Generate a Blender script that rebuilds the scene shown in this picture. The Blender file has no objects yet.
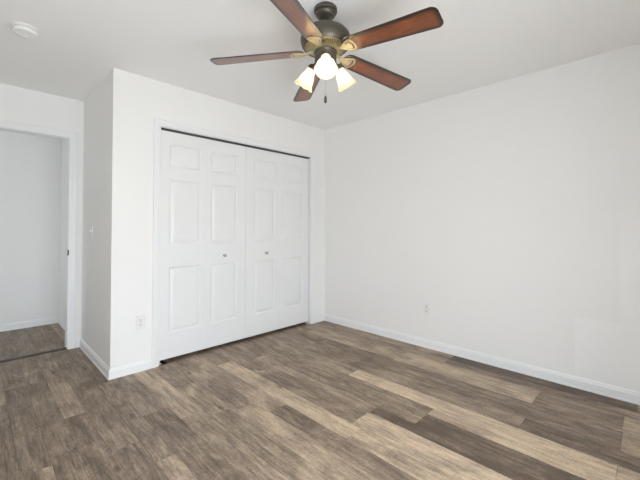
import bpy, bmesh, math, random
from mathutils import Vector, Matrix
random.seed(7)
PI = math.pi
S = bpy.context.scene
COL = S.collection

# ------------------------------------------------------------------ camera
CAMZ = 1.1845
YAW, PITCH, ROLL = 0.7795, 0.0144, 0.0024
F_PX, CY = 341.14, 222.58
cam = bpy.data.cameras.new('camera')
cam.sensor_fit = 'HORIZONTAL'; cam.sensor_width = 36.0
cam.lens = F_PX / 640 * 36.0
cam.shift_y = -(240 - CY) / 640
cam.clip_start = 0.02
camo = bpy.data.objects.new('camera', cam); COL.objects.link(camo)
camo.matrix_world = (Matrix.Translation((0, 0, CAMZ)) @ Matrix.Rotation(YAW - PI / 2, 4, 'Z')
                     @ Matrix.Rotation(PI / 2 + PITCH, 4, 'X') @ Matrix.Rotation(ROLL, 4, 'Z'))
S.camera = camo

# ------------------------------------------------------------------ exposure, sky, daylight
S.view_settings.view_transform = 'Standard'
S.view_settings.look = 'None'
S.view_settings.gamma = 1.0
S.view_settings.use_curve_mapping = False
S.view_settings.exposure = 0.05
S.cycles.max_bounces = 16
S.cycles.diffuse_bounces = 12
S.cycles.glossy_bounces = 6
S.cycles.transparent_max_bounces = 12
S.cycles.use_denoising = True

SKY = 23.0
w = bpy.data.worlds.new('overcast_sky'); S.world = w; w.use_nodes = True
nt = w.node_tree
bg = nt.nodes['Background']; bg.inputs['Strength'].default_value = SKY
tc = nt.nodes.new('ShaderNodeTexCoord'); sx = nt.nodes.new('ShaderNodeSeparateXYZ')
cr = nt.nodes.new('ShaderNodeValToRGB'); mr = nt.nodes.new('ShaderNodeMapRange')
mr.inputs['From Min'].default_value = -1; mr.inputs['From Max'].default_value = 1
nt.links.new(tc.outputs['Generated'], sx.inputs[0]); nt.links.new(sx.outputs['Z'], mr.inputs['Value'])
nt.links.new(mr.outputs['Result'], cr.inputs['Fac']); nt.links.new(cr.outputs['Color'], bg.inputs['Color'])
cr.color_ramp.elements[0].position = 0.47; cr.color_ramp.elements[0].color = (0.725, 0.768, 0.81, 1)
cr.color_ramp.elements[1].position = 0.53; cr.color_ramp.elements[1].color = (0.84, 0.915, 1.0, 1)

# room numbers (metres; the camera stands over the origin)
H = 2.44
XR, YD, XC, YE = 3.158, 3.039, 0.754, 4.073      # right wall, closet wall, alcove side, door wall
XL, YB = -0.75, -0.55                            # left wall, back wall (behind the camera)
T = 0.115                                        # wall thickness
YH = 5.285                                       # far wall of the hall
XH = -2.2                                        # far end of the hall
WIN = (-0.18, 1.15, 0.25, 1.38)                   # bedroom window: x0, x1, z0, z1
HFILL_WIN = (4.50, 4.98, 0.80, 1.42)          # unseen hall window, added to light the hall: y0, y1, z0, z1

def portal(name, loc, rot, sx_, sy_):
    l = bpy.data.lights.new(name, 'AREA'); l.shape = 'RECTANGLE'; l.size = sx_; l.size_y = sy_
    l.cycles.is_portal = True
    o = bpy.data.objects.new(name, l); COL.objects.link(o); o.location = loc; o.rotation_euler = rot
portal('daylight_portal', ((WIN[0] + WIN[1]) / 2, YB - T - .02, (WIN[2] + WIN[3]) / 2), (PI / 2, 0, 0), WIN[1] - WIN[0], WIN[3] - WIN[2])
portal('hall_fill_portal', (XH - T - .02, (HFILL_WIN[0] + HFILL_WIN[1]) / 2, (HFILL_WIN[2] + HFILL_WIN[3]) / 2), (0, -PI / 2, 0), HFILL_WIN[3] - HFILL_WIN[2], HFILL_WIN[1] - HFILL_WIN[0])

# ------------------------------------------------------------------ materials
def mat(name, col=(.8, .8, .8), rough=.5, metal=0.0, spec=.5, noise=0.0, nscale=8.0, bump=0.0, bscale=200.0):
    m = bpy.data.materials.new(name); m.use_nodes = True
    n = m.node_tree.nodes; L = m.node_tree.links
    b = n['Principled BSDF']
    b.inputs['Base Color'].default_value = (*col, 1); b.inputs['Roughness'].default_value = rough
    b.inputs['Metallic'].default_value = metal; b.inputs['Specular IOR Level'].default_value = spec
    t = n.new('ShaderNodeTexCoord')
    if noise:
        x = n.new('ShaderNodeTexNoise'); x.inputs['Scale'].default_value = nscale; x.inputs['Detail'].default_value = 5
        r = n.new('ShaderNodeMapRange'); r.inputs['To Min'].default_value = 1 - noise; r.inputs['To Max'].default_value = 1 + noise
        v = n.new('ShaderNodeHueSaturation'); v.inputs['Color'].default_value = (*col, 1)
        L.new(t.outputs['Object'], x.inputs['Vector']); L.new(x.outputs['Fac'], r.inputs['Value'])
        L.new(r.outputs['Result'], v.inputs['Value']); L.new(v.outputs['Color'], b.inputs['Base Color'])
    if bump:
        x = n.new('ShaderNodeTexNoise'); x.inputs['Scale'].default_value = bscale; x.inputs['Detail'].default_value = 3
        bp = n.new('ShaderNodeBump'); bp.inputs['Strength'].default_value = bump; bp.inputs['Distance'].default_value = .002
        L.new(t.outputs['Object'], x.inputs['Vector']); L.new(x.outputs['Fac'], bp.inputs['Height'])
        L.new(bp.outputs['Normal'], b.inputs['Normal'])
    return m

M = {}
M['wall'] = mat('white_wall_paint', (.885, .885, .875), .6, spec=.3, noise=.008, nscale=1.5, bump=.08, bscale=260)
M['ceiling'] = mat('flat_ceiling_paint', (.90, .90, .89), .9, spec=.1, noise=.006, nscale=2, bump=.12, bscale=180)
M['trim'] = mat('white_trim_enamel', (.87, .88, .885), .35, spec=.4, noise=.004, nscale=3)
M['door'] = mat('white_door_paint', (.84, .85, .855), .38, spec=.4, noise=.004, nscale=3, bump=.03, bscale=120)
M['plastic'] = mat('white_plastic', (.84, .84, .83), .35, noise=.004)
M['slot'] = mat('dark_slot', (.03, .03, .03), .6, noise=.02)
M['steel'] = mat('brushed_nickel', (.42, .42, .42), .3, 1.0, noise=.05, nscale=60)
M['darkmetal'] = mat('door_track_metal', (.10, .10, .10), .5, .6, noise=.05, nscale=60)
M['strip'] = mat('dark_brown_threshold', (.035, .022, .014), .45, noise=.1, nscale=30)
M['zinc'] = mat('zinc_plated_steel', (.78, .78, .77), .4, .3, noise=.03, nscale=60)
M['bronze'] = mat('oil_rubbed_bronze', (.112, .098, .078), .42, .6, noise=.10, nscale=50)
M['brass'] = mat('antique_brass', (.42, .36, .22), .38, .75, noise=.15, nscale=60)
M['lamplit_brass'] = mat('lamplit_antique_brass', (.60, .53, .36), .36, .6, noise=.10, nscale=60)  # antique brass for the irons, lamp glow lightened into its colour
M['frame'] = mat('window_vinyl', (.85, .85, .85), .4, noise=.004)

def touched_up_wall():
    # the right wall shows patches of newer paint: same white, a little cleaner, with straight edges
    m = bpy.data.materials.new('white_wall_paint_with_touch_up'); m.use_nodes = True
    n = m.node_tree.nodes; L = m.node_tree.links; b = n['Principled BSDF']
    b.inputs['Roughness'].default_value = .6; b.inputs['Specular IOR Level'].default_value = .3
    t = n.new('ShaderNodeTexCoord'); s = n.new('ShaderNodeSeparateXYZ'); L.new(t.outputs['Object'], s.inputs[0])
    def step(axis, lo, hi):
        r = n.new('ShaderNodeMapRange'); r.inputs['From Min'].default_value = lo; r.inputs['From Max'].default_value = hi
        L.new(s.outputs[axis], r.inputs['Value']); return r.outputs['Result']
    def op(kind, a, c):
        q = n.new('ShaderNodeMath'); q.operation = kind
        for i, v in enumerate((a, c)):
            if isinstance(v, float): q.inputs[i].default_value = v
            else: L.new(v, q.inputs[i])
        return q.outputs[0]
    low = step('Z', .527, .517); left = step('Y', .449, .443)
    near = step('Y', .192, .180); under = step('Z', 1.55, .9)
    a = op('MULTIPLY', low, left)
    c = op('MULTIPLY', near, under)
    tot = op('MAXIMUM', a, c)
    nz = n.new('ShaderNodeTexNoise'); nz.inputs['Scale'].default_value = 1.6; L.new(t.outputs['Object'], nz.inputs['Vector'])
    amt = op('ADD', op('MULTIPLY', tot, 1.0), op('MULTIPLY', nz.outputs['Fac'], .15))
    mx = n.new('ShaderNodeMix'); mx.data_type = 'RGBA'
    mx.inputs[6].default_value = (.875, .875, .865, 1); mx.inputs[7].default_value = (.905, .907, .902, 1)
    L.new(amt, mx.inputs[0]); L.new(mx.outputs[2], b.inputs['Base Color'])
    return m
M['wall_touch'] = touched_up_wall()

def floor_mat():
    m = bpy.data.materials.new('vinyl_plank_floor'); m.use_nodes = True
    n = m.node_tree.nodes; L = m.node_tree.links; b = n['Principled BSDF']
    at = n.new('ShaderNodeAttribute'); at.attribute_name = 'tone'
    ap = n.new('ShaderNodeAttribute'); ap.attribute_name = 'plank'
    t = n.new('ShaderNodeTexCoord')
    off = n.new('ShaderNodeCombineXYZ')
    mu = n.new('ShaderNodeMath'); mu.operation = 'MULTIPLY'; mu.inputs[1].default_value = 3.71
    L.new(ap.outputs['Fac'], mu.inputs[0]); L.new(mu.outputs[0], off.inputs['Z'])
    add = n.new('ShaderNodeVectorMath'); add.operation = 'ADD'
    L.new(t.outputs['Object'], add.inputs[0]); L.new(off.outputs[0], add.inputs[1])
    def noise(sc, scale, detail, rough=.6, dist=0.0):
        mp = n.new('ShaderNodeMapping'); mp.inputs['Scale'].default_value = sc
        L.new(add.outputs[0], mp.inputs['Vector'])
        x = n.new('ShaderNodeTexNoise'); x.inputs['Scale'].default_value = scale
        x.inputs['Detail'].default_value = detail; x.inputs['Roughness'].default_value = rough
        x.inputs['Distortion'].default_value = dist
        L.new(mp.outputs['Vector'], x.inputs['Vector']); return x.outputs['Fac']
    def math_(op, a, c):
        q = n.new('ShaderNodeMath'); q.operation = op
        for i, v in enumerate((a, c)):
            if isinstance(v, (int, float)): q.inputs[i].default_value = v
            else: L.new(v, q.inputs[i])
        return q.outputs[0]
    def centred(f, k):
        return math_('MULTIPLY', math_('SUBTRACT', f, .5), k)
    streak = noise((20, 1.5, 1), 2.4, 8, .72, .6)      # long streaks
    fine = noise((70, 4.5, 1), 2.2, 6, .70, .3)              # fine grain
    blot = noise((3.2, 1.3, 1), 2.2, 5, .62, .8)       # mottled wear
    saw = noise((30, 34, 1), 2.0, 5, .75, .8)            # faint cross saw marks
    v = math_('ADD', math_('SUBTRACT', math_('MULTIPLY', at.outputs['Fac'], 1.15), .15), centred(streak, 1.25))
    v = math_('ADD', v, centred(fine, .78))
    v = math_('ADD', v, centred(blot, 1.2))
    v = math_('ADD', v, centred(saw, .75))
    crack = noise((55, 1.0, 1), 2.0, 4, .6, .5)        # thin dark checks along the grain
    ck = n.new('ShaderNodeMapRange'); ck.inputs['From Min'].default_value = .60; ck.inputs['From Max'].default_value = .70
    ck.inputs['To Max'].default_value = .30; L.new(crack, ck.inputs['Value'])
    v = math_('SUBTRACT', v, ck.outputs['Result'])
    vo = n.new('ShaderNodeTexVoronoi'); vo.inputs['Scale'].default_value = 1.0      # a few dark knots
    mp = n.new('ShaderNodeMapping'); mp.inputs['Scale'].default_value = (5.5, 2.2, 1)
    L.new(add.outputs[0], mp.inputs['Vector']); L.new(mp.outputs['Vector'], vo.inputs['Vector'])
    kn = n.new('ShaderNodeMapRange'); kn.inputs['From Min'].default_value = .10; kn.inputs['From Max'].default_value = .03
    kn.inputs['To Max'].default_value = .38; L.new(vo.outputs['Distance'], kn.inputs['Value'])
    v = math_('SUBTRACT', v, kn.outputs['Result'])
    cr = n.new('ShaderNodeValToRGB'); L.new(v, cr.inputs['Fac'])
    e = cr.color_ramp.elements
    e[0].position = 0.0; e[0].color = (.108, .075, .052, 1)
    e[1].position = 1.0; e[1].color = (.70, .55, .385, 1)
    x = e.new(.35); x.color = (.248, .188, .138, 1)
    x = e.new(.62); x.color = (.425, .329, .235, 1)
    L.new(cr.outputs['Color'], b.inputs['Base Color'])
    rr = n.new('ShaderNodeMapRange'); rr.inputs['To Min'].default_value = .36; rr.inputs['To Max'].default_value = .52
    L.new(streak, rr.inputs['Value']); L.new(rr.outputs['Result'], b.inputs['Roughness'])
    b.inputs['Specular IOR Level'].default_value = .35
    bp = n.new('ShaderNodeBump'); bp.inputs['Strength'].default_value = .12; bp.inputs['Distance'].default_value = .002
    L.new(streak, bp.inputs['Height']); L.new(bp.outputs['Normal'], b.inputs['Normal'])
    return m
M['floor'] = floor_mat()

def blade_mat():
    # mahogany stain with a burnished dark border (u along the blade, v across: stored in the UV map)
    m = bpy.data.materials.new('mahogany_blade'); m.use_nodes = True
    n = m.node_tree.nodes; L = m.node_tree.links; b = n['Principled BSDF']
    t = n.new('ShaderNodeTexCoord')
    at = n.new('ShaderNodeAttribute'); at.attribute_name = 'edge'
    mp = n.new('ShaderNodeMapping'); mp.inputs['Scale'].default_value = (5, 60, 5)
    L.new(t.outputs['Object'], mp.inputs['Vector'])
    x = n.new('ShaderNodeTexNoise'); x.inputs['Scale'].default_value = 2.2; x.inputs['Detail'].default_value = 6
    L.new(mp.outputs['Vector'], x.inputs['Vector'])
    c1 = n.new('ShaderNodeValToRGB'); L.new(x.outputs['Fac'], c1.inputs['Fac'])
    c1.color_ramp.elements[0].position = .3; c1.color_ramp.elements[0].color = (.115, .032, .011, 1)
    c1.color_ramp.elements[1].position = .72; c1.color_ramp.elements[1].color = (.31, .092, .030, 1)
    r = n.new('ShaderNodeMapRange'); r.interpolation_type = 'SMOOTHSTEP'
    r.inputs['From Min'].default_value = 0.004; r.inputs['From Max'].default_value = .034
    L.new(at.outputs['Fac'], r.inputs['Value'])
    mx = n.new('ShaderNodeMix'); mx.data_type = 'RGBA'
    L.new(r.outputs['Result'], mx.inputs[0]); mx.inputs[6].default_value = (.022, .014, .009, 1)
    L.new(c1.outputs['Color'], mx.inputs[7]); L.new(mx.outputs[2], b.inputs['Base Color'])
    b.inputs['Roughness'].default_value = .30; b.inputs['Specular IOR Level'].default_value = .6; b.inputs['Coat Weight'].default_value = .5; b.inputs['Coat Roughness'].default_value = .22
    return m
M['blade'] = blade_mat()

def shade_mat():
    m = bpy.data.materials.new('frosted_cream_glass'); m.use_nodes = True
    n = m.node_tree.nodes; L = m.node_tree.links
    n.remove(n['Principled BSDF']); out = n['Material Output']
    t = n.new('ShaderNodeTexCoord'); x = n.new('ShaderNodeTexNoise'); x.inputs['Scale'].default_value = 25
    L.new(t.outputs['Object'], x.inputs['Vector'])
    c = n.new('ShaderNodeValToRGB'); L.new(x.outputs['Fac'], c.inputs['Fac'])
    c.color_ramp.elements[0].color = (.72, .67, .54, 1); c.color_ramp.elements[1].color = (.78, .73, .61, 1)
    tr = n.new('ShaderNodeBsdfTranslucent'); df = n.new('ShaderNodeBsdfDiffuse'); gl = n.new('ShaderNodeBsdfGlossy')
    gl.inputs['Roughness'].default_value = .25
    L.new(c.outputs['Color'], tr.inputs['Color']); L.new(c.outputs['Color'], df.inputs['Color'])
    a = n.new('ShaderNodeMixShader'); a.inputs[0].default_value = .40
    L.new(tr.outputs[0], a.inputs[1]); L.new(df.outputs[0], a.inputs[2])
    d = n.new('ShaderNodeMixShader'); d.inputs[0].default_value = .05
    L.new(a.outputs[0], d.inputs[1]); L.new(gl.outputs[0], d.inputs[2]); L.new(d.outputs[0], out.inputs['Surface'])
    return m
M['shade'] = shade_mat()

def emit(name, col, s):
    m = bpy.data.materials.new(name); m.use_nodes = True
    n = m.node_tree.nodes; L = m.node_tree.links; n.remove(n['Principled BSDF'])
    e = n.new('ShaderNodeEmission'); e.inputs['Color'].default_value = (*col, 1); e.inputs['Strength'].default_value = s
    L.new(e.outputs[0], n['Material Output'].inputs['Surface']); return m
BULB = 165.0
M['bulb'] = emit('lit_bulb', (1.0, .89, .73), BULB)

def pane_mat():
    m = bpy.data.materials.new('window_glass'); m.use_nodes = True
    n = m.node_tree.nodes; L = m.node_tree.links; n.remove(n['Principled BSDF'])
    t = n.new('ShaderNodeBsdfTransparent'); g = n.new('ShaderNodeBsdfGlossy'); g.inputs['Roughness'].default_value = .02
    a = n.new('ShaderNodeMixShader'); a.inputs[0].default_value = .06
    L.new(t.outputs[0], a.inputs[1]); L.new(g.outputs[0], a.inputs[2])
    L.new(a.outputs[0], n['Material Output'].inputs['Surface']); return m
M['pane'] = pane_mat()

# ------------------------------------------------------------------ mesh helpers
def obj(name, bm, m, parent=None, loc=None, smooth=False, bevel=0.0, rot=None):
    me = bpy.data.meshes.new(name)
    bmesh.ops.recalc_face_normals(bm, faces=bm.faces[:])
    bm.to_mesh(me); bm.free()
    ms = m if isinstance(m, (list, tuple)) else [m]
    for q in ms: me.materials.append(q)
    if smooth:
        for p in me.polygons: p.use_smooth = True
    o = bpy.data.objects.new(name, me); COL.objects.link(o)
    if parent: o.parent = parent
    if loc: o.location = loc
    if rot: o.rotation_euler = rot
    if smooth:
        try:
            me.set_sharp_from_angle(angle=math.radians(38))
        except Exception: pass
    if bevel:
        b = o.modifiers.new('bevel', 'BEVEL'); b.width = bevel; b.segments = 2; b.limit_method = 'ANGLE'
    return o
def empty(name, label, cat, loc=(0, 0, 0), group=None, rotz=0):
    o = bpy.data.objects.new(name, None); COL.objects.link(o); o.location = loc; o.rotation_euler = (0, 0, rotz)
    o.empty_display_size = .1
    o['label'] = label; o['category'] = cat
    if group: o['group'] = group
    return o
def struct(o, label=None, cat=None):
    o['kind'] = 'structure'
    if label: o['label'] = label
    if cat: o['category'] = cat
    return o
def box(bm, x0, y0, z0, x1, y1, z1):
    v = [bm.verts.new(p) for p in ((x0, y0, z0), (x1, y0, z0), (x1, y1, z0), (x0, y1, z0), (x0, y0, z1), (x1, y0, z1), (x1, y1, z1), (x0, y1, z1))]
    for f in ((0, 3, 2, 1), (4, 5, 6, 7), (0, 1, 5, 4), (1, 2, 6, 5), (2, 3, 7, 6), (3, 0, 4, 7)):
        bm.faces.new([v[i] for i in f])
    return bm
def B(*a):
    bm = bmesh.new(); box(bm, *a); return bm
def prism(bm, pts, fn, d0, d1):
    a = [bm.verts.new(fn(p, d0)) for p in pts]; b = [bm.verts.new(fn(p, d1)) for p in pts]
    n = len(pts)
    bm.faces.new(a[::-1]); bm.faces.new(b)
    for i in range(n): bm.faces.new((a[i], a[(i + 1) % n], b[(i + 1) % n], b[i]))
    return bm
def lathe(bm, prof, seg=40, mtx=None, caps=True):
    rings = []
    for r, z in prof:
        ring = []
        if r < 1e-5:
            p = Vector((0, 0, z)); ring = [bm.verts.new(mtx @ p if mtx else p)]
        else:
            for i in range(seg):
                a = 2 * PI * i / seg; p = Vector((r * math.cos(a), r * math.sin(a), z))
                ring.append(bm.verts.new(mtx @ p if mtx else p))
        rings.append(ring)
    for a, b in zip(rings, rings[1:]):
        if len(a) == 1 and len(b) == 1: continue
        for i in range(seg):
            j = (i + 1) % seg
            if len(a) == 1: bm.faces.new((a[0], b[i], b[j]))
            elif len(b) == 1: bm.faces.new((a[i], b[0], a[j]))
            else: bm.faces.new((a[i], b[i], b[j], a[j]))
    if caps:
        for ring in (rings[0], rings[-1]):
            if len(ring) > 2: bm.faces.new(ring)
    return bm
def tube(bm, pts, r, seg=10):
    pts = [Vector(p) for p in pts]; rings = []
    for i, p in enumerate(pts):
        d = (pts[min(i + 1, len(pts) - 1)] - pts[max(i - 1, 0)]).normalized()
        u = d.cross(Vector((0, 0, 1)));
        if u.length < 1e-3: u = Vector((1, 0, 0))
        u.normalize(); v = d.cross(u)
        rr = r[i] if isinstance(r, (list, tuple)) else r
        rings.append([bm.verts.new(p + rr * (math.cos(2 * PI * k / seg) * u + math.sin(2 * PI * k / seg) * v)) for k in range(seg)])
    for a, b in zip(rings, rings[1:]):
        for k in range(seg): bm.faces.new((a[k], a[(k + 1) % seg], b[(k + 1) % seg], b[k]))
    bm.faces.new(rings[0][::-1]); bm.faces.new(rings[-1])
    return bm

# ------------------------------------------------------------------ floor
# plank rows run away from the camera beside the right wall; each row: left edge x and its planks (far end y, tone 0 dark .. 1 light)
ROWS = [
 (-0.75, [(3.6, .45), (2.4, .55), (1.2, .4)]),
 (-0.55, [(4.08, .5), (2.9, .4), (1.7, .5)]),
 (-0.31, [(3.8, .42), (2.6, .52), (1.4, .46)]),
 (-0.07, [(4.08, .48), (3.1, .40), (1.9, .5)]),
 (0.165, [(4.08, .44), (3.366, .36), (2.15, .42), (1.0, .5)]),
 (0.285, [(4.08, .44), (3.366, .40), (2.22, .36), (1.0, .5)]),
 (0.400, [(4.08, .46), (3.835, .52), (2.61, .34), (2.22, .40), (1.0, .5)]),
 (0.515, [(4.08, .40), (3.3, .42), (2.05, .40), (0.9, .5)]),
 (0.655, [(4.08, .40), (3.0, .44), (1.805, .62), (0.6, .45)]),
 (0.752, [(3.04, .44), (2.3, .36), (1.2, .45)]),
 (0.911, [(3.04, .62), (2.1, .52), (0.9, .5)]),
 (1.05, [(3.04, .52), (2.0, .44), (0.8, .5)]),
 (1.20, [(3.2, .50), (1.95, .60), (0.7, .5)]),
 (1.35, [(3.2, .58), (1.778, .37), (0.6, .45)]),
 (1.480, [(3.2, .44), (2.69, .74), (1.25, .68), (0.3, .5)]),
 (1.618, [(3.2, .50), (2.4, .42), (1.327, .74), (0.1, .5)]),
 (1.795, [(3.2, .46), (2.6, .52), (1.32, .20), (0.1, .5)]),
 (1.885, [(3.2, .44), (2.3, .42), (1.05, .22), (-0.2, .5)]),
 (2.040, [(3.2, .44), (2.3, .42), (1.05, .74), (-0.2, .5)]),
 (2.125, [(3.2, .50), (1.78, .80), (0.15, .62), (-.4, .5)]),
 (2.270, [(3.2, .52), (2.9, .42), (1.8, .46), (0.595, .24)]),
 (2.430, [(3.2, .44), (2.5, .38), (1.3, .36), (0.151, .62)]),
 (2.660, [(3.2, .42), (2.85, .55), (1.7, .66), (0.614, .40), (0.157, .55)]),
 (2.905, [(3.2, .40), (2.6, .48), (1.343, .34), (0.3, .40)]),
 (3.007, [(3.2, .36), (2.75, .52), (1.343, .14), (0.1, .40)]),
]
def plank_mesh(rows, xend, ybot, yclip=None):
    bm = bmesh.new(); ft = bm.faces.layers.float.new('tone'); fp = bm.faces.layers.float.new('plank')
    k = 0; g = .0006
    for i, (x0, pl) in enumerate(rows):
        x1 = rows[i + 1][0] if i + 1 < len(rows) else xend
        for j, (y1, tone) in enumerate(pl):
            y0 = pl[j + 1][0] if j + 1 < len(pl) else ybot
            nf = len(bm.faces)
            box(bm, x0 + g, y0 + g, -.012, x1 - g, y1 - g, 0)
            bm.faces.ensure_lookup_table()
            for f in bm.faces[nf:]:
                f[ft] = tone; f[fp] = k * 1.0
            k += 1
    return bm
struct(obj('floor', plank_mesh(ROWS, XR, YB), M['floor']), 'grey brown wood plank floor of the empty bedroom', 'floor')
HROWS = [(XH + i * .24, [(YH, .34 + .10 * ((i * 7) % 5) / 4), (YE + .55, .34 + .08 * ((i * 3) % 4) / 3)]) for i in range(12)]
HROWS = [r for r in HROWS if r[0] < .60] + [(.655, [(YH, .56)])]
struct(obj('floor_hall', plank_mesh(HROWS, XC + .004, YE + .045), M['floor']), 'brown plank floor of the hall beyond the doorway', 'floor')
bm = bmesh.new(); box(bm, XH - T, YB - T, -.06, XR + T, YH + T, -.012)
struct(obj('floor_subfloor', bm, M['strip']))
# dark threshold under the doorway
bm = bmesh.new()
prism(bm, [(YE + .002, 0), (YE + .006, .010), (YE + .046, .010), (YE + .050, 0)], lambda p, d: (d, p[0], p[1]), -.12, .641)
o = obj('threshold_strip', bm, M['strip']); o['label'] = 'thin dark brown threshold strip on the floor across the doorway'; o['category'] = 'threshold'

# ------------------------------------------------------------------ ceiling and walls
struct(obj('ceiling', B(XL - T, YB - T, H, XR + T, YE + T / 2, H + .1), M['ceiling']), 'flat pale grey ceiling of the bedroom', 'ceiling')
struct(obj('ceiling_hall', B(XH - T, YE + T / 2, H, XC + T, YH + T, H + .1), M['ceiling']))

CO = (1.121, 2.905, 2.052)       # closet clear opening x0, x1, top
DO = (-0.125, 0.641, 2.052)      # bedroom door clear opening
J = .018
def wall_with_opening(xa, xb, y0, y1, o):
    bm = bmesh.new(); a, b, z = o[0] - J, o[1] + J, o[2] + J
    prism(bm, [(xa, 0), (a, 0), (a, z), (b, z), (b, 0), (xb, 0), (xb, H), (xa, H)], lambda p, d: (p[0], d, p[1]), y0, y1)
    return bm
struct(obj('wall_closet', wall_with_opening(XC, XR, YD, YD + T, CO), M['wall']), 'white wall around the bifold closet doors', 'wall')
struct(obj('wall_door', wall_with_opening(XL - T, XC + T, YE, YE + T, DO), M['wall']), 'white wall at far left around the open doorway', 'wall')
struct(obj('wall_alcove', B(XC, YD + T, 0, XC + T, YE, H), M['wall']), 'shaded side of the closet box facing the doorway alcove', 'wall')
struct(obj('wall_right', B(XR, YB - T, 0, XR + T, YE + T, H), M['wall_touch']), 'long blank white wall on the right with a low outlet', 'wall')
struct(obj('wall_closet_back', B(XC + T, YD + .72, 0, XR, YD + .72 + T, H), M['wall']))
struct(obj('wall_left', B(XL - T, YB, 0, XL, YE, H), M['wall']))
bm = bmesh.new()
x0, x1, z0, z1 = WIN
box(bm, XL - T, YB - T, 0, x0, YB, H); box(bm, x1, YB - T, 0, XR, YB, H)
box(bm, x0, YB - T, 0, x1, YB, z0); box(bm, x0, YB - T, z1, x1, YB, H)
struct(obj('wall_back', bm, M['wall']))
struct(obj('wall_hall', B(XH - T, YH, 0, XC + T, YH + T, H), M['wall']), 'plain white hall wall seen through the doorway', 'wall')
struct(obj('wall_hall_right', B(XC, YE + T, 0, XC + T, YH, H), M['wall']))
y0, y1, z0, z1 = HFILL_WIN
bm = bmesh.new()
box(bm, XH - T, YE + T, 0, XH, y0, H); box(bm, XH - T, y1, 0, XH, YH, H)
box(bm, XH - T, y0, 0, XH, y1, z0); box(bm, XH - T, y0, z1, XH, y1, H)
struct(obj('wall_hall_left', bm, M['wall']))
struct(obj('wall_hall_front', B(XH - T, YE, 0, XL - T, YE + T, H), M['wall']))

def window(name, along, a0, a1, z0, z1, plane, nx):
    # two sashes with a meeting rail, set in the wall; local axes: a = along the wall, d = through it
    fr = bmesh.new(); pn = bmesh.new()
    def bx(bm, aa, da, za, ab, db, zb):
        if along == 'x': box(bm, aa, plane - db, za, ab, plane - da, zb)
        else: box(bm, plane - db, aa, za, plane - da, ab, zb)
    w_ = .045
    for q in range(nx):
        p0 = a0 + (a1 - a0) * q / nx; p1 = a0 + (a1 - a0) * (q + 1) / nx
        bx(fr, p0, .03, z0, p0 + w_, .09, z1); bx(fr, p1 - w_, .03, z0, p1, .09, z1)
        bx(fr, p0 + w_, .03, z0, p1 - w_, .09, z0 + w_); bx(fr, p0 + w_, .03, z1 - w_, p1 - w_, .09, z1)
        zm = (z0 + z1) / 2
        bx(fr, p0 + w_, .04, zm - .02, p1 - w_, .08, zm + .02)
        bx(pn, p0 + w_, .058, z0 + w_, p1 - w_, .062, zm - .02); bx(pn, p0 + w_, .058, zm + .02, p1 - w_, .062, z1 - w_)
    f = struct(obj(name, fr, M['frame']))
    obj('pane', pn, M['pane'], f)
    sl = bmesh.new(); bx(sl, a0 - .05, -.03, z0 - .02, a1 + .05, .03, z0)
    obj('sill', sl, M['trim'], f)
window('window_1', 'x', *WIN, YB, 2)
window('hall_fill_window', 'y', *HFILL_WIN, XH, 1)  # added out of view to brighten the hall

# ------------------------------------------------------------------ casings, jambs, baseboards
CAS = [(0, 0), (0, .008), (.006, .011), (.016, .0115), (.022, .015), (.040, .017), (.050, .0165), (.0555, .012), (.0575, .004), (.0575, 0)]
def casing(name, o, y, sgn=-1, rev=.005, wide=1.0):
    bm = bmesh.new(); rings = []
    for a, d in CAS:
        a = a * wide + rev
        yy = y + sgn * d
        rings.append([bm.verts.new(p) for p in ((o[0] - a, yy, 0), (o[0] - a, yy, o[2] + a), (o[1] + a, yy, o[2] + a), (o[1] + a, yy, 0))])
    n = len(rings)
    for i in range(n):
        r, s = rings[i], rings[(i + 1) % n]
        for k in range(3): bm.faces.new((r[k], r[k + 1], s[k + 1], s[k]))
    bm.faces.new([r[0] for r in rings]); bm.faces.new([r[3] for r in rings][::-1])
    return struct(obj(name, bm, M['trim']))
def jamb(name, o, y0, y1, stop=None):
    bm = bmesh.new()
    box(bm, o[0] - J, y0, 0, o[0], y1, o[2]); box(bm, o[1], y0, 0, o[1] + J, y1, o[2]); box(bm, o[0] - J, y0, o[2], o[1] + J, y1, o[2] + J)
    if stop:
        s0, s1 = stop
        box(bm, o[0], s0, 0, o[0] + .011, s1, o[2]); box(bm, o[1] - .011, s0, 0, o[1], s1, o[2]); box(bm, o[0] + .011, s0, o[2] - .011, o[1] - .011, s1, o[2])
    return struct(obj(name, bm, M['trim']))
t1 = casing('trim_1', CO, YD); t1['label'] = 'white moulded casing around the closet opening'; t1['category'] = 'trim'
jamb('trim_2', CO, YD, YD + T)
t3 = casing('trim_3', DO, YE, wide=1.08); t3['label'] = 'white moulded casing around the open doorway at far left'; t3['category'] = 'trim'
j = jamb('trim_4', DO, YE, YE + T)
casing('trim_5', DO, YE + T, sgn=1)
bm = bmesh.new(); box(bm, DO[1] - .0015, YE + .006, .905, DO[1], YE + .036, .963)
box(bm, DO[1] - .0035, YE - .012, .908, DO[1] + .0045, YE - .0005, .960)
p = obj('strike_plate', bm, M['darkmetal'], j); p['label'] = 'small dark metal strike plate'

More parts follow.
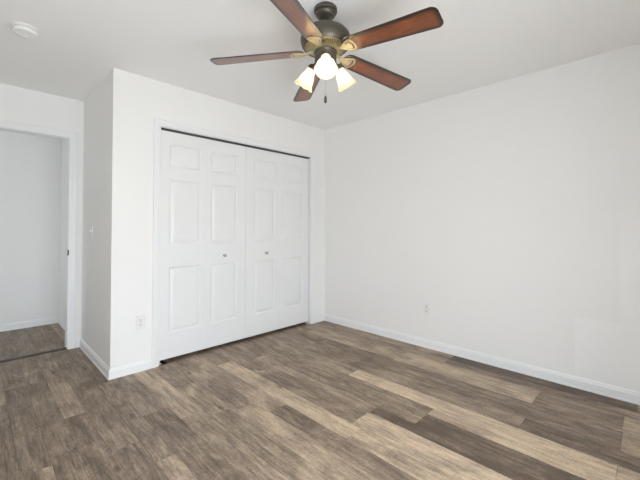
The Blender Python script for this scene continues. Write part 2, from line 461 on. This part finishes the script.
BASE = [(0, 0), (.017, 0), (.017, .010), (.0135, .016), (.0125, .058), (.0085, .068), (.006, .078), (0, .082)]
def baseboard(name, p0, p1, nrm, m0=0, m1=0):
    # p0 -> p1 along the wall, nrm = unit normal into the room; m0/m1: +1 outside mitre, -1 inside mitre
    p0 = Vector((*p0, 0)); p1 = Vector((*p1, 0)); nv = Vector((*nrm, 0)); d = (p1 - p0).normalized()
    bm = bmesh.new(); A = []; Bv = []
    for t, z in BASE:
        A.append(bm.verts.new(p0 + nv * t - d * t * m0 + Vector((0, 0, z))))
        Bv.append(bm.verts.new(p1 + nv * t + d * t * m1 + Vector((0, 0, z))))
    n = len(BASE)
    for i in range(n): bm.faces.new((A[i], A[(i + 1) % n], Bv[(i + 1) % n], Bv[i]))
    bm.faces.new(A[::-1]); bm.faces.new(Bv)
    return struct(obj(name, bm, M['trim']))
baseboard('baseboard_right', (XR, YB), (XR, YD), (-1, 0), -1, -1)
baseboard('baseboard_closet_left', (XC, YD), (CO[0] - .0625, YD), (0, -1), 1, 0)
baseboard('baseboard_closet_right', (CO[1] + .0625, YD), (XR, YD), (0, -1), 0, -1)
baseboard('baseboard_alcove', (XC, YE), (XC, YD), (-1, 0), -1, 1)
baseboard('baseboard_door', (DO[1] + .0672, YE), (XC, YE), (0, -1), 0, -1)
baseboard('baseboard_hall', (XH, YH), (XC, YH), (0, -1), -1, -1)
baseboard('baseboard_hall_right', (XC, YH), (XC, YE + T), (-1, 0), -1, 0)
baseboard('baseboard_left', (XL, YE), (XL, YB), (1, 0), -1, -1)
baseboard('baseboard_back', (XL, YB), (XR, YB), (0, 1), -1, -1)

# ------------------------------------------------------------------ bifold closet doors
DB, DT, DTH = .032, 2.030, .034
PZ = [(.255, .83), (1.03, 1.605), (1.72, 1.92)]
def leaf_bm(wd, sl, sr):
    # moulded leaf, x 0..wd, front face at y = 0 (towards -y), z DB..DT; sl/sr = stile widths
    bm = bmesh.new()
    xs = [0, sl, wd - sr, wd]; zs = [DB] + [z for p in PZ for z in p] + [DT]
    vg = {}
    def V(x, y, z):
        k = (round(x, 5), round(y, 5), round(z, 5))
        if k not in vg: vg[k] = bm.verts.new((x, y, z))
        return vg[k]
    for i in range(3):
        for j in range(7):
            hole = (i == 1 and j in (1, 3, 5))
            if not hole:
                bm.faces.new((V(xs[i], 0, zs[j]), V(xs[i + 1], 0, zs[j]), V(xs[i + 1], 0, zs[j + 1]), V(xs[i], 0, zs[j + 1])))
            else:
                prev = None
                for ins, dep in ((0, 0), (.004, .003), (.010, .009), (.015, .0105), (.020, .009), (.040, .0025), (.044, .002)):
                    a, b, c, d = xs[1] + ins, xs[2] - ins, zs[j] + ins, zs[j + 1] - ins
                    r = [V(a, dep, c), V(b, dep, c), V(b, dep, d), V(a, dep, d)]
                    if prev:
                        for k in range(4): bm.faces.new((prev[k], prev[(k + 1) % 4], r[(k + 1) % 4], r[k]))
                    prev = r
                bm.faces.new(prev)
    # back and edges
    for j in range(7):
        bm.faces.new((V(0, 0, zs[j]), V(0, 0, zs[j + 1]), V(0, DTH, zs[j + 1]), V(0, DTH, zs[j])))
        bm.faces.new((V(wd, 0, zs[j]), V(wd, 0, zs[j + 1]), V(wd, DTH, zs[j + 1]), V(wd, DTH, zs[j])))
    for i in range(3):
        for z in (DB, DT):
            bm.faces.new((V(xs[i], 0, z), V(xs[i + 1], 0, z), V(xs[i + 1], DTH, z), V(xs[i], DTH, z)))
    for i in range(3):
        for j in range(7):
            bm.faces.new((V(xs[i], DTH, zs[j]), V(xs[i + 1], DTH, zs[j]), V(xs[i + 1], DTH, zs[j + 1]), V(xs[i], DTH, zs[j + 1])))
    return bm
def bifold(x0, xm, x1, flip, label, knob_x, xjamb):
    yf = YD + .022
    r = empty('bifold_closet_door', label, 'closet door', (x0, yf, 0), 'bifold closet doors')
    r['kind'] = 'thing'
    sA = (.080, .052) if not flip else (.105, .052)
    sB = (.045, .095) if not flip else (.052, .102)
    obj('door_leaf', leaf_bm(xm - x0 - .0006, *sA), M['door'], r)
    obj('door_leaf', leaf_bm(x1 - xm - .0006, *sB), M['door'], r, loc=(xm - x0 + .0006, 0, 0))
    k = bmesh.new()
    mt = Matrix.Rotation(PI / 2, 4, 'X')
    lathe(k, [(.011, 0), (.011, .003), (.0065, .006), (.006, .013), (.012, .019), (.0155, .025), (.0145, .031), (.009, .0345), (0, .0355)], 24, mt)
    obj('knob', k, M['steel'], r, loc=(knob_x - x0, 0, .905), smooth=True)
    for z in (.3, 1.02, 1.78):
        hb = bmesh.new(); box(hb, xm - x0 - .03, DTH, z, xm - x0 + .03, DTH + .0015, z + .06); tube(hb, [(xm - x0, DTH + .003, z), (xm - x0, DTH + .003, z + .06)], .003, 8)
        obj('hinge', hb, M['steel'], r)
    # pivot bracket on the floor against the jamb
    s = 1 if not flip else -1
    pb = bmesh.new(); xj = xjamb - x0
    a, b = sorted((xj, xj + s * .030)); box(pb, a, -.010, 0, b, .030, .004)
    a, b = sorted((xj, xj + s * .003)); box(pb, a, -.010, .004, b, .030, .026)
    tube(pb, [(xj + s * .017, .017, .003), (xj + s * .017, .017, DB + .004)], .005, 10)
    p = obj('pivot_bracket', pb, M['zinc'], r); p['label'] = 'small metal floor pivot bracket'
    return r
bifold(1.126, 1.556, 1.9895, False, 'left pair of white six-panel bifold closet leaves with a small knob, nearer the doorway', 1.741, CO[0])
bifold(1.9925, 2.432, 2.895, True, 'right pair of white six-panel bifold closet leaves with a small knob, nearer the room corner', 2.249, CO[1])
bm = bmesh.new(); box(bm, CO[0], YD + .022, CO[2] - .004, CO[1], YD + .058, CO[2]); box(bm, CO[0], YD + .022, CO[2] - .016, CO[1], YD + .025, CO[2] - .004); box(bm, CO[0], YD + .055, CO[2] - .016, CO[1], YD + .058, CO[2] - .004)
struct(obj('trim_6', bm, M['darkmetal']))

# ------------------------------------------------------------------ outlets, switch, smoke detector
def rrect(w, h, r, seg=4):
    pts = []
    for cx, cy, a in ((w / 2 - r, h / 2 - r, 0), (-w / 2 + r, h / 2 - r, PI / 2), (-w / 2 + r, -h / 2 + r, PI), (w / 2 - r, -h / 2 + r, 1.5 * PI)):
        for i in range(seg + 1):
            t = a + PI / 2 * i / seg; pts.append((cx + r * math.cos(t), cy + r * math.sin(t)))
    return pts
def plate_bm():
    bm = bmesh.new()
    fn = lambda p, d: (p[0], -d, p[1])
    a = rrect(.070, .114, .004); b = rrect(.064, .108, .004)
    A = [bm.verts.new(fn(p, 0)) for p in a]; B1 = [bm.verts.new(fn(p, .003)) for p in a]; C = [bm.verts.new(fn(p, .0055)) for p in b]
    n = len(a)
    for i in range(n):
        j = (i + 1) % n
        bm.faces.new((A[i], A[j], B1[j], B1[i])); bm.faces.new((B1[i], B1[j], C[j], C[i]))
    bm.faces.new(C); bm.faces.new(A[::-1])
    return bm
def outlet(loc, rotz, label):
    r = empty('wall_outlet', label, 'outlet', loc, 'white duplex outlets', rotz)
    obj('cover_plate', plate_bm(), M['plastic'], r)
    for s in (-1, 1):
        f = bmesh.new()
        prism(f, rrect(.034, .029, .009), lambda p, d: (p[0], -d, p[1]), .005, .0075)
        o = obj('socket', f, M['plastic'], r, loc=(0, 0, s * .0195))
        h = bmesh.new()
        box(h, -.0085, -.0079, -.002, -.0060, -.0074, .0075); box(h, .0060, -.0079, -.001, .0082, -.0074, .0065)
        prism(h, rrect(.006, .005, .0022), lambda p, d: (p[0], -d, p[1] - .0085), .0074, .0079)
        obj('slots', h, M['slot'], o)
    sc = bmesh.new(); lathe(sc, [(.003, .005), (.003, .0065), (.002, .007), (0, .0071)], 12, Matrix.Rotation(PI / 2, 4, 'X'))
    obj('screw', sc, M['steel'], r)
    return r
outlet((.970, YD, .398), 0, 'white duplex outlet on the closet wall, left of the closet casing')
outlet((XR, 1.629, .384), -PI / 2 + PI, 'white duplex outlet low on the long right wall')
for o in [q for q in COL.objects if q.name.startswith('wall_outlet')]:
    if o.location.x > 2: o.rotation_euler = (0, 0, -PI / 2)
r = empty('light_switch', 'small white toggle light switch on the shaded alcove wall beside the doorway', 'light switch', (XC, 3.682, 1.144), None, -PI / 2)
obj('cover_plate', plate_bm(), M['plastic'], r)
tb = bmesh.new(); prism(tb, rrect(.011, .025, .002), lambda p, d: (p[0], -d, p[1]), .005, .0065)
prism(tb, rrect(.008, .010, .002), lambda p, d: (p[0], -d, p[1] + .004 + d * .35), .0065, .017)
obj('toggle', tb, M['plastic'], r)
for z in (-.030, .030):
    sc = bmesh.new(); lathe(sc, [(.003, .005), (.003, .0065), (0, .007)], 12, Matrix.Translation((0, 0, z)) @ Matrix.Rotation(PI / 2, 4, 'X'))
    obj('screw', sc, M['steel'], r)

r = empty('smoke_detector', 'round white smoke detector on the ceiling near the doorway alcove', 'smoke detector', (.209, 2.83, H))
b = bmesh.new(); lathe(b, [(.070, 0), (.072, -.004), (.072, -.012), (.069, -.015), (.060, -.016)], 48); obj('mounting_base', b, M['plastic'], r, smooth=True)
b = bmesh.new(); lathe(b, [(.058, -.015), (.058, -.019), (.064, -.021), (.064, -.032), (.060, -.038), (.045, -.042), (.030, -.043), (.028, -.041), (.012, -.041), (.011, -.044), (0, -.044)], 48)
obj('cover', b, M['plastic'], r, smooth=True)
b = bmesh.new()
for i in range(16):
    a = 2 * PI * i / 16
    mt = Matrix.Rotation(a, 4, 'Z')
    q = bmesh.new(); box(q, .0335, -.0045, -.0435, .046, .0045, -.0420)
    for v in q.verts: v.co = mt @ v.co
    tmp = bpy.data.meshes.new('t'); q.to_mesh(tmp); q.free(); b.from_mesh(tmp); bpy.data.meshes.remove(tmp)
obj('vents', b, M['plastic'], r)

# ------------------------------------------------------------------ ceiling fan
FX, FY = 1.400, 1.342
fan = empty('ceiling_fan', 'bronze ceiling fan with five mahogany blades and three lit bell shades', 'ceiling fan', (FX, FY, 0))
def fl(name, prof, m, seg=48, parent=None):
    b = bmesh.new(); lathe(b, prof, seg); return obj(name, b, m, parent or fan, smooth=True)
fl('canopy', [(.064, 2.44), (.066, 2.434), (.0665, 2.420), (.064, 2.416), (.0575, 2.415), (.0595, 2.411), (.0585, 2.404), (.052, 2.394), (.040, 2.387), (.026, 2.383), (.017, 2.382)], M['bronze'])
b = bmesh.new(); tube(b, [(0, 0, 2.388), (0, 0, 2.318)], .0125, 20); lathe(b, [(.0125, 2.338), (.019, 2.335), (.021, 2.328), (.021, 2.318)], 24)
obj('downrod', b, M['bronze'], fan, smooth=True)
fl('motor_housing', [(.018, 2.326), (.030, 2.324), (.070, 2.321), (.100, 2.312), (.123, 2.299), (.138, 2.281), (.144, 2.262), (.143, 2.244), (.137, 2.226), (.130, 2.213), (.124, 2.208), (.119, 2.212), (.060, 2.216)], M['bronze'])
# vented brass ring on the underside
b = bmesh.new(); lathe(b, [(.119, 2.2145), (.120, 2.2105), (.116, 2.2075), (.111, 2.2075), (.111, 2.2125)], 60)
lathe(b, [(.085, 2.199), (.085, 2.1935), (.078, 2.189), (.060, 2.187), (.060, 2.199)], 60)
for i in range(45):
    a = 2 * PI * i / 45; c, s = math.cos(a), math.sin(a); tx, ty = -s * .0042, c * .0042
    sk = .012   # slanted ribs
    p0 = Vector((c * .113, s * .113, 2.2095)); p1 = Vector((c * .083 - s * sk, s * .083 + c * sk, 2.1955))
    vs = []
    for p_ in (p0, p1):
        for sg in (-1, 1):
            for dz in (0, .005): vs.append(b.verts.new(p_ + Vector((sg * tx, sg * ty, dz))))
    for f in ((0, 1, 3, 2), (4, 6, 7, 5), (0, 2, 6, 4), (1, 5, 7, 3), (0, 4, 5, 1), (2, 3, 7, 6)): b.faces.new([vs[q] for q in f])
obj('vent_ring', b, M['brass'], fan)
fl('vent_backing', [(.112, 2.214), (.084, 2.203), (.070, 2.203)], M['slot'])
fl('switch_housing', [(.058, 2.192), (.066, 2.190), (.067, 2.182), (.064, 2.178), (.062, 2.174), (.0625, 2.135), (.060, 2.122), (.052, 2.112), (.036, 2.105), (.020, 2.100), (.012, 2.092), (.008, 2.083), (0, 2.081)], M['bronze'])

def blade_outline():
    r0, r1, w0, w1 = .125, .66, .056, .0675     # half widths
    pts = []
    def corner(cx, cy, r, a0, a1, n=7):
        for i in range(n + 1):
            a = a0 + (a1 - a0) * i / n; pts.append((cx + r * math.cos(a), cy + r * math.sin(a)))
    cr0, cr1 = .042, .034
    corner(r0 + cr0, -w0 + cr0, cr0, -PI, -PI / 2)
    corner(r1 - cr1, -w1 + cr1, cr1, -PI / 2, 0)
    corner(r1 - cr1, w1 - cr1, cr1, 0, PI / 2)
    corner(r0 + cr0, w0 - cr0, cr0, PI / 2, PI)
    return pts
def blade_bm():
    # concentric rings so that the distance to the rim can be stored for the burnished border
    pts = blade_outline(); n = len(pts)
    c = Vector((sum(p[0] for p in pts) / n, 0))
    bm = bmesh.new(); lay = bm.verts.layers.float.new('edge')
    nrm = []
    for i in range(n):
        a, b_ = Vector(pts[i - 1]), Vector(pts[(i + 1) % n]); d = (b_ - a).normalized(); nrm.append(Vector((-d.y, d.x)))
    insets = (0, .003, .008, .013, .018, .023, .028, .035)
    rings = {}
    for side, z in ((0, 0), (1, .006)):
        for k, ins in enumerate(insets):
            ring = []
            for p, q in zip(pts, nrm):
                v = bm.verts.new((p[0] + q.x * ins, p[1] + q.y * ins, z if k else z + (.0012 if side == 0 else -.0012))); v[lay] = ins; ring.append(v)
            rings[side, k] = ring
        for k in range(len(insets) - 1):
            a, b_ = rings[side, k], rings[side, k + 1]
            for i in range(n): bm.faces.new((a[i], a[(i + 1) % n], b_[(i + 1) % n], b_[i]))
        bm.faces.new(rings[side, len(insets) - 1])
    a, b_ = rings[0, 0], rings[1, 0]
    for i in range(n): bm.faces.new((a[i], a[(i + 1) % n], b_[(i + 1) % n], b_[i]))
    return bm
def iron_bm():
    # arm from the motor, spreading into a shield plate with a triangular cut-out under the blade root
    bm = bmesh.new()
    zt = -.002; th = .006
    out = [(.104, .012), (.122, .016), (.146, .031), (.176, .042), (.190, .038), (.203, .016), (.206, 0)]
    out = out + [(x, -y) for x, y in out[-2::-1]]
    tri = [(.136, .010), (.152, .022), (.176, .031), (.184, .028), (.192, .012), (.194, 0)]
    tri = tri + [(x, -y) for x, y in tri[-2::-1]]
    # ring between the outline and the hole (matched by index after resampling both)
    def resample(p, n):
        q = [Vector(a) for a in p]; L = [0]
        for a, b_ in zip(q, q[1:] + q[:1]): L.append(L[-1] + (b_ - a).length)
        res = []
        for i in range(n):
            t = L[-1] * i / n; k = max(j for j in range(len(q)) if L[j] <= t + 1e-9)
            a, b_ = q[k], q[(k + 1) % len(q)]; res.append(a.lerp(b_, (t - L[k]) / max(1e-9, L[k + 1] - L[k])))
        return res
    N = 48; O = resample(out, N); I = resample(tri, N)
    v = {}
    for nm, P in (('o', O), ('i', I)):
        for z in (zt, zt - th): v[nm, z] = [bm.verts.new((p.x, p.y, z)) for p in P]
    for i in range(N):
        j_ = (i + 1) % N
        for z in (zt, zt - th): bm.faces.new((v['o', z][i], v['o', z][j_], v['i', z][j_], v['i', z][i]))
        for nm in 'oi': bm.faces.new((v[nm, zt][i], v[nm, zt][j_], v[nm, zt - th][j_], v[nm, zt - th][i]))
    # inner solid triangle tab, bridged at its base
    prism(bm, [(.130, .012), (.152, .017), (.172, .024), (.178, .020), (.182, 0), (.178, -.020), (.172, -.024), (.152, -.017), (.130, -.012)], lambda p, d: (p[0], p[1], d), zt - th, zt)
    # arm
    prism(bm, [(.128, -.010), (.106, -.007), (.085, -.010), (.070, -.012), (.070, .012), (.085, .010), (.106, .007), (.128, .010)], lambda p, d: (p[0], p[1], d + max(0, (.125 - p[0])) * .2), zt - .006, zt + .002)
    for x, y in ((.182, .034), (.182, -.034), (.199, 0)): lathe(bm, [(.0045, zt - th), (.0045, zt - th - .0015), (.002, zt - th - .003), (0, zt - th - .003)], 10, Matrix.Translation((x, y, 0)))
    return bm
BZ, DROOP, TILT = 2.190, math.radians(4.3), math.radians(12)
b0 = i0 = None
for k in range(5):
    ang = math.radians(60.05 + 72 * k)
    mt = Matrix.Translation((0, 0, BZ)) @ Matrix.Rotation(ang, 4, 'Z') @ Matrix.Rotation(DROOP, 4, 'Y') @ Matrix.Rotation(-TILT, 4, 'X')
    mi = Matrix.Translation((0, 0, BZ)) @ Matrix.Rotation(ang, 4, 'Z') @ Matrix.Rotation(DROOP, 4, 'Y') @ Matrix.Rotation(-TILT, 4, 'X')
    if k == 0:
        b0 = obj('blade', blade_bm(), M['blade'], fan); i0 = obj('blade_iron', iron_bm(), M['lamplit_brass'], fan)
        b1, i1 = b0, i0
    else:
        b1, i1 = b0.copy(), i0.copy(); COL.objects.link(b1); COL.objects.link(i1); b1.parent = fan; i1.parent = fan
    b1.matrix_local = mt; i1.matrix_local = mi

# light kit: three arms, fluted bell shades, bulbs
YAWC = YAW
fwd = Vector((math.cos(YAW), math.sin(YAW), 0))
def shade_bm():
    # bell along -z from the neck at z=0 to the flared wavy rim; inner and outer skins
    bm = bmesh.new(); seg = 48
    prof = [(.024, .004), (.0255, 0), (.026, -.012), (.0285, -.026), (.035, -.042), (.0405, -.058), (.0435, -.074), (.0475, -.090), (.054, -.104), (.0615, -.114)]
    def skin(off):
        rr = []
        for r_, z in prof:
            wv = max(0, (-z - .07) / .044)
            ring = []
            for i in range(seg):
                a = 2 * PI * i / seg
                r2 = r_ - off + .0022 * wv * math.cos(6 * a); z2 = z + .003 * wv * math.cos(6 * a)
                ring.append(bm.verts.new((r2 * math.cos(a), r2 * math.sin(a), z2)))
            rr.append(ring)
        return rr
    o_, i_ = skin(0), skin(.0025)
    for R_ in (o_, i_):
        for a, b_ in zip(R_, R_[1:]):
            for i in range(seg): bm.faces.new((a[i], a[(i + 1) % seg], b_[(i + 1) % seg], b_[i]))
    for e in (0, -1):
        for i in range(seg): bm.faces.new((o_[e][i], o_[e][(i + 1) % seg], i_[e][(i + 1) % seg], i_[e][i]))
    return bm
def bulb_bm():
    bm = bmesh.new()
    lathe(bm, [(.0115, -.014), (.0125, -.024), (.017, -.038), (.022, -.052), (.0245, -.064), (.023, -.075), (.017, -.084), (.009, -.089), (0, -.0905)], 24)
    return bm
DOWN = math.radians(55)
s0 = None
base_ang = math.atan2(-fwd.y, -fwd.x)
for k in range(3):
    ang = base_ang + math.radians(120 * k)
    rad = Vector((math.cos(ang), math.sin(ang), 0))
    neck = rad * .090 + Vector((0, 0, 2.112))
    axis = (rad * math.cos(DOWN) + Vector((0, 0, -math.sin(DOWN)))).normalized()
    rot = (-axis).to_track_quat('Z', 'Y').to_matrix().to_4x4()
    mt = Matrix.Translation(neck) @ rot
    # arm with socket cup
    b = bmesh.new()
    st = rad * .052 + Vector((0, 0, 2.135)); cup = neck - axis * .022
    tube(b, [st, st.lerp(cup, .5) + Vector((0, 0, .006)), cup], .0085, 12)
    lathe(b, [(.010, .026), (.020, .022), (.0265, .012), (.0275, .002), (.0265, -.003), (.0240, -.003), (.0240, .003), (.012, .004), (.0115, -.016), (0, -.016)], 28, mt)
    arm = obj('light_arm', b, M['bronze'], fan, smooth=True)
    if s0 is None:
        s = s0 = obj('lamp_shade', shade_bm(), M['shade'], fan, smooth=True); bl = bl0 = obj('bulb', bulb_bm(), M['bulb'], s, smooth=True)
    else:
        s = s0.copy(); COL.objects.link(s); s.parent = fan
        bl = bl0.copy(); COL.objects.link(bl); bl.parent = s
    s.matrix_local = mt
s0['label'] = 'frosted bell shade tipped towards the camera'
b = bmesh.new()
for i in range(34): lathe(b, [(0, .001), (.001, 0), (0, -.001)], 6, Matrix.Translation((0, 0, 2.084 - i * .0044)))
tube(b, [(0, 0, 2.084), (0, 0, 1.936)], .0004, 6)
pc = obj('pull_chain', b, M['brass'], fan)
b = bmesh.new(); lathe(b, [(0, 1.940), (.004, 1.936), (.0065, 1.926), (.0088, 1.908), (.007, 1.897), (0, 1.893)], 16)
obj('chain_fob', b, M['bronze'], pc, smooth=True)


# ------------------------------------------------------------------ labels of the remaining setting
LAB = {
 'ceiling_hall': ('flat white ceiling of the hall beyond the doorway', 'ceiling'),
 'floor_subfloor': ('dark subfloor under the planks', 'floor'),
 'wall_closet_back': ('back wall inside the closet behind the bifold doors', 'wall'),
 'wall_left': ('plain white bedroom wall on the camera side, at left', 'wall'),
 'wall_back': ('white bedroom wall behind the camera with a window', 'wall'),
 'wall_hall_right': ('short white side wall of the hall behind the door casing', 'wall'),
 'wall_hall_left': ('far end wall of the hall with a small window added for light', 'wall'),
 'wall_hall_front': ('white hall wall on the bedroom side', 'wall'),
 'window_1': ('white double window behind the camera', 'window'),
 'hall_fill_window': ('small unseen window added at the hall end to light the hall', 'window'),
 'trim_2': ('white jamb lining the closet opening', 'trim'),
 'trim_4': ('white door jamb at far left with a dark strike plate', 'trim'),
 'trim_5': ('white casing on the hall side of the doorway', 'trim'),
 'trim_6': ('dark metal track above the bifold closet doors', 'trim'),
 'baseboard_right': ('long white baseboard along the right wall', 'baseboard'),
 'baseboard_closet_left': ('short white baseboard left of the closet casing', 'baseboard'),
 'baseboard_closet_right': ('tiny white baseboard between closet casing and room corner', 'baseboard'),
 'baseboard_alcove': ('white baseboard on the shaded alcove side of the closet', 'baseboard'),
 'baseboard_door': ('tiny white baseboard beside the doorway casing in the alcove corner', 'baseboard'),
 'baseboard_hall': ('white baseboard on the hall wall seen through the doorway', 'baseboard'),
 'baseboard_hall_right': ('white baseboard on the short side wall of the hall', 'baseboard'),
 'baseboard_left': ('white baseboard along the left bedroom wall', 'baseboard'),
 'baseboard_back': ('white baseboard along the wall behind the camera', 'baseboard'),
}
for k, (a, c) in LAB.items():
    o = S.objects[k]; o['label'] = a; o['category'] = c
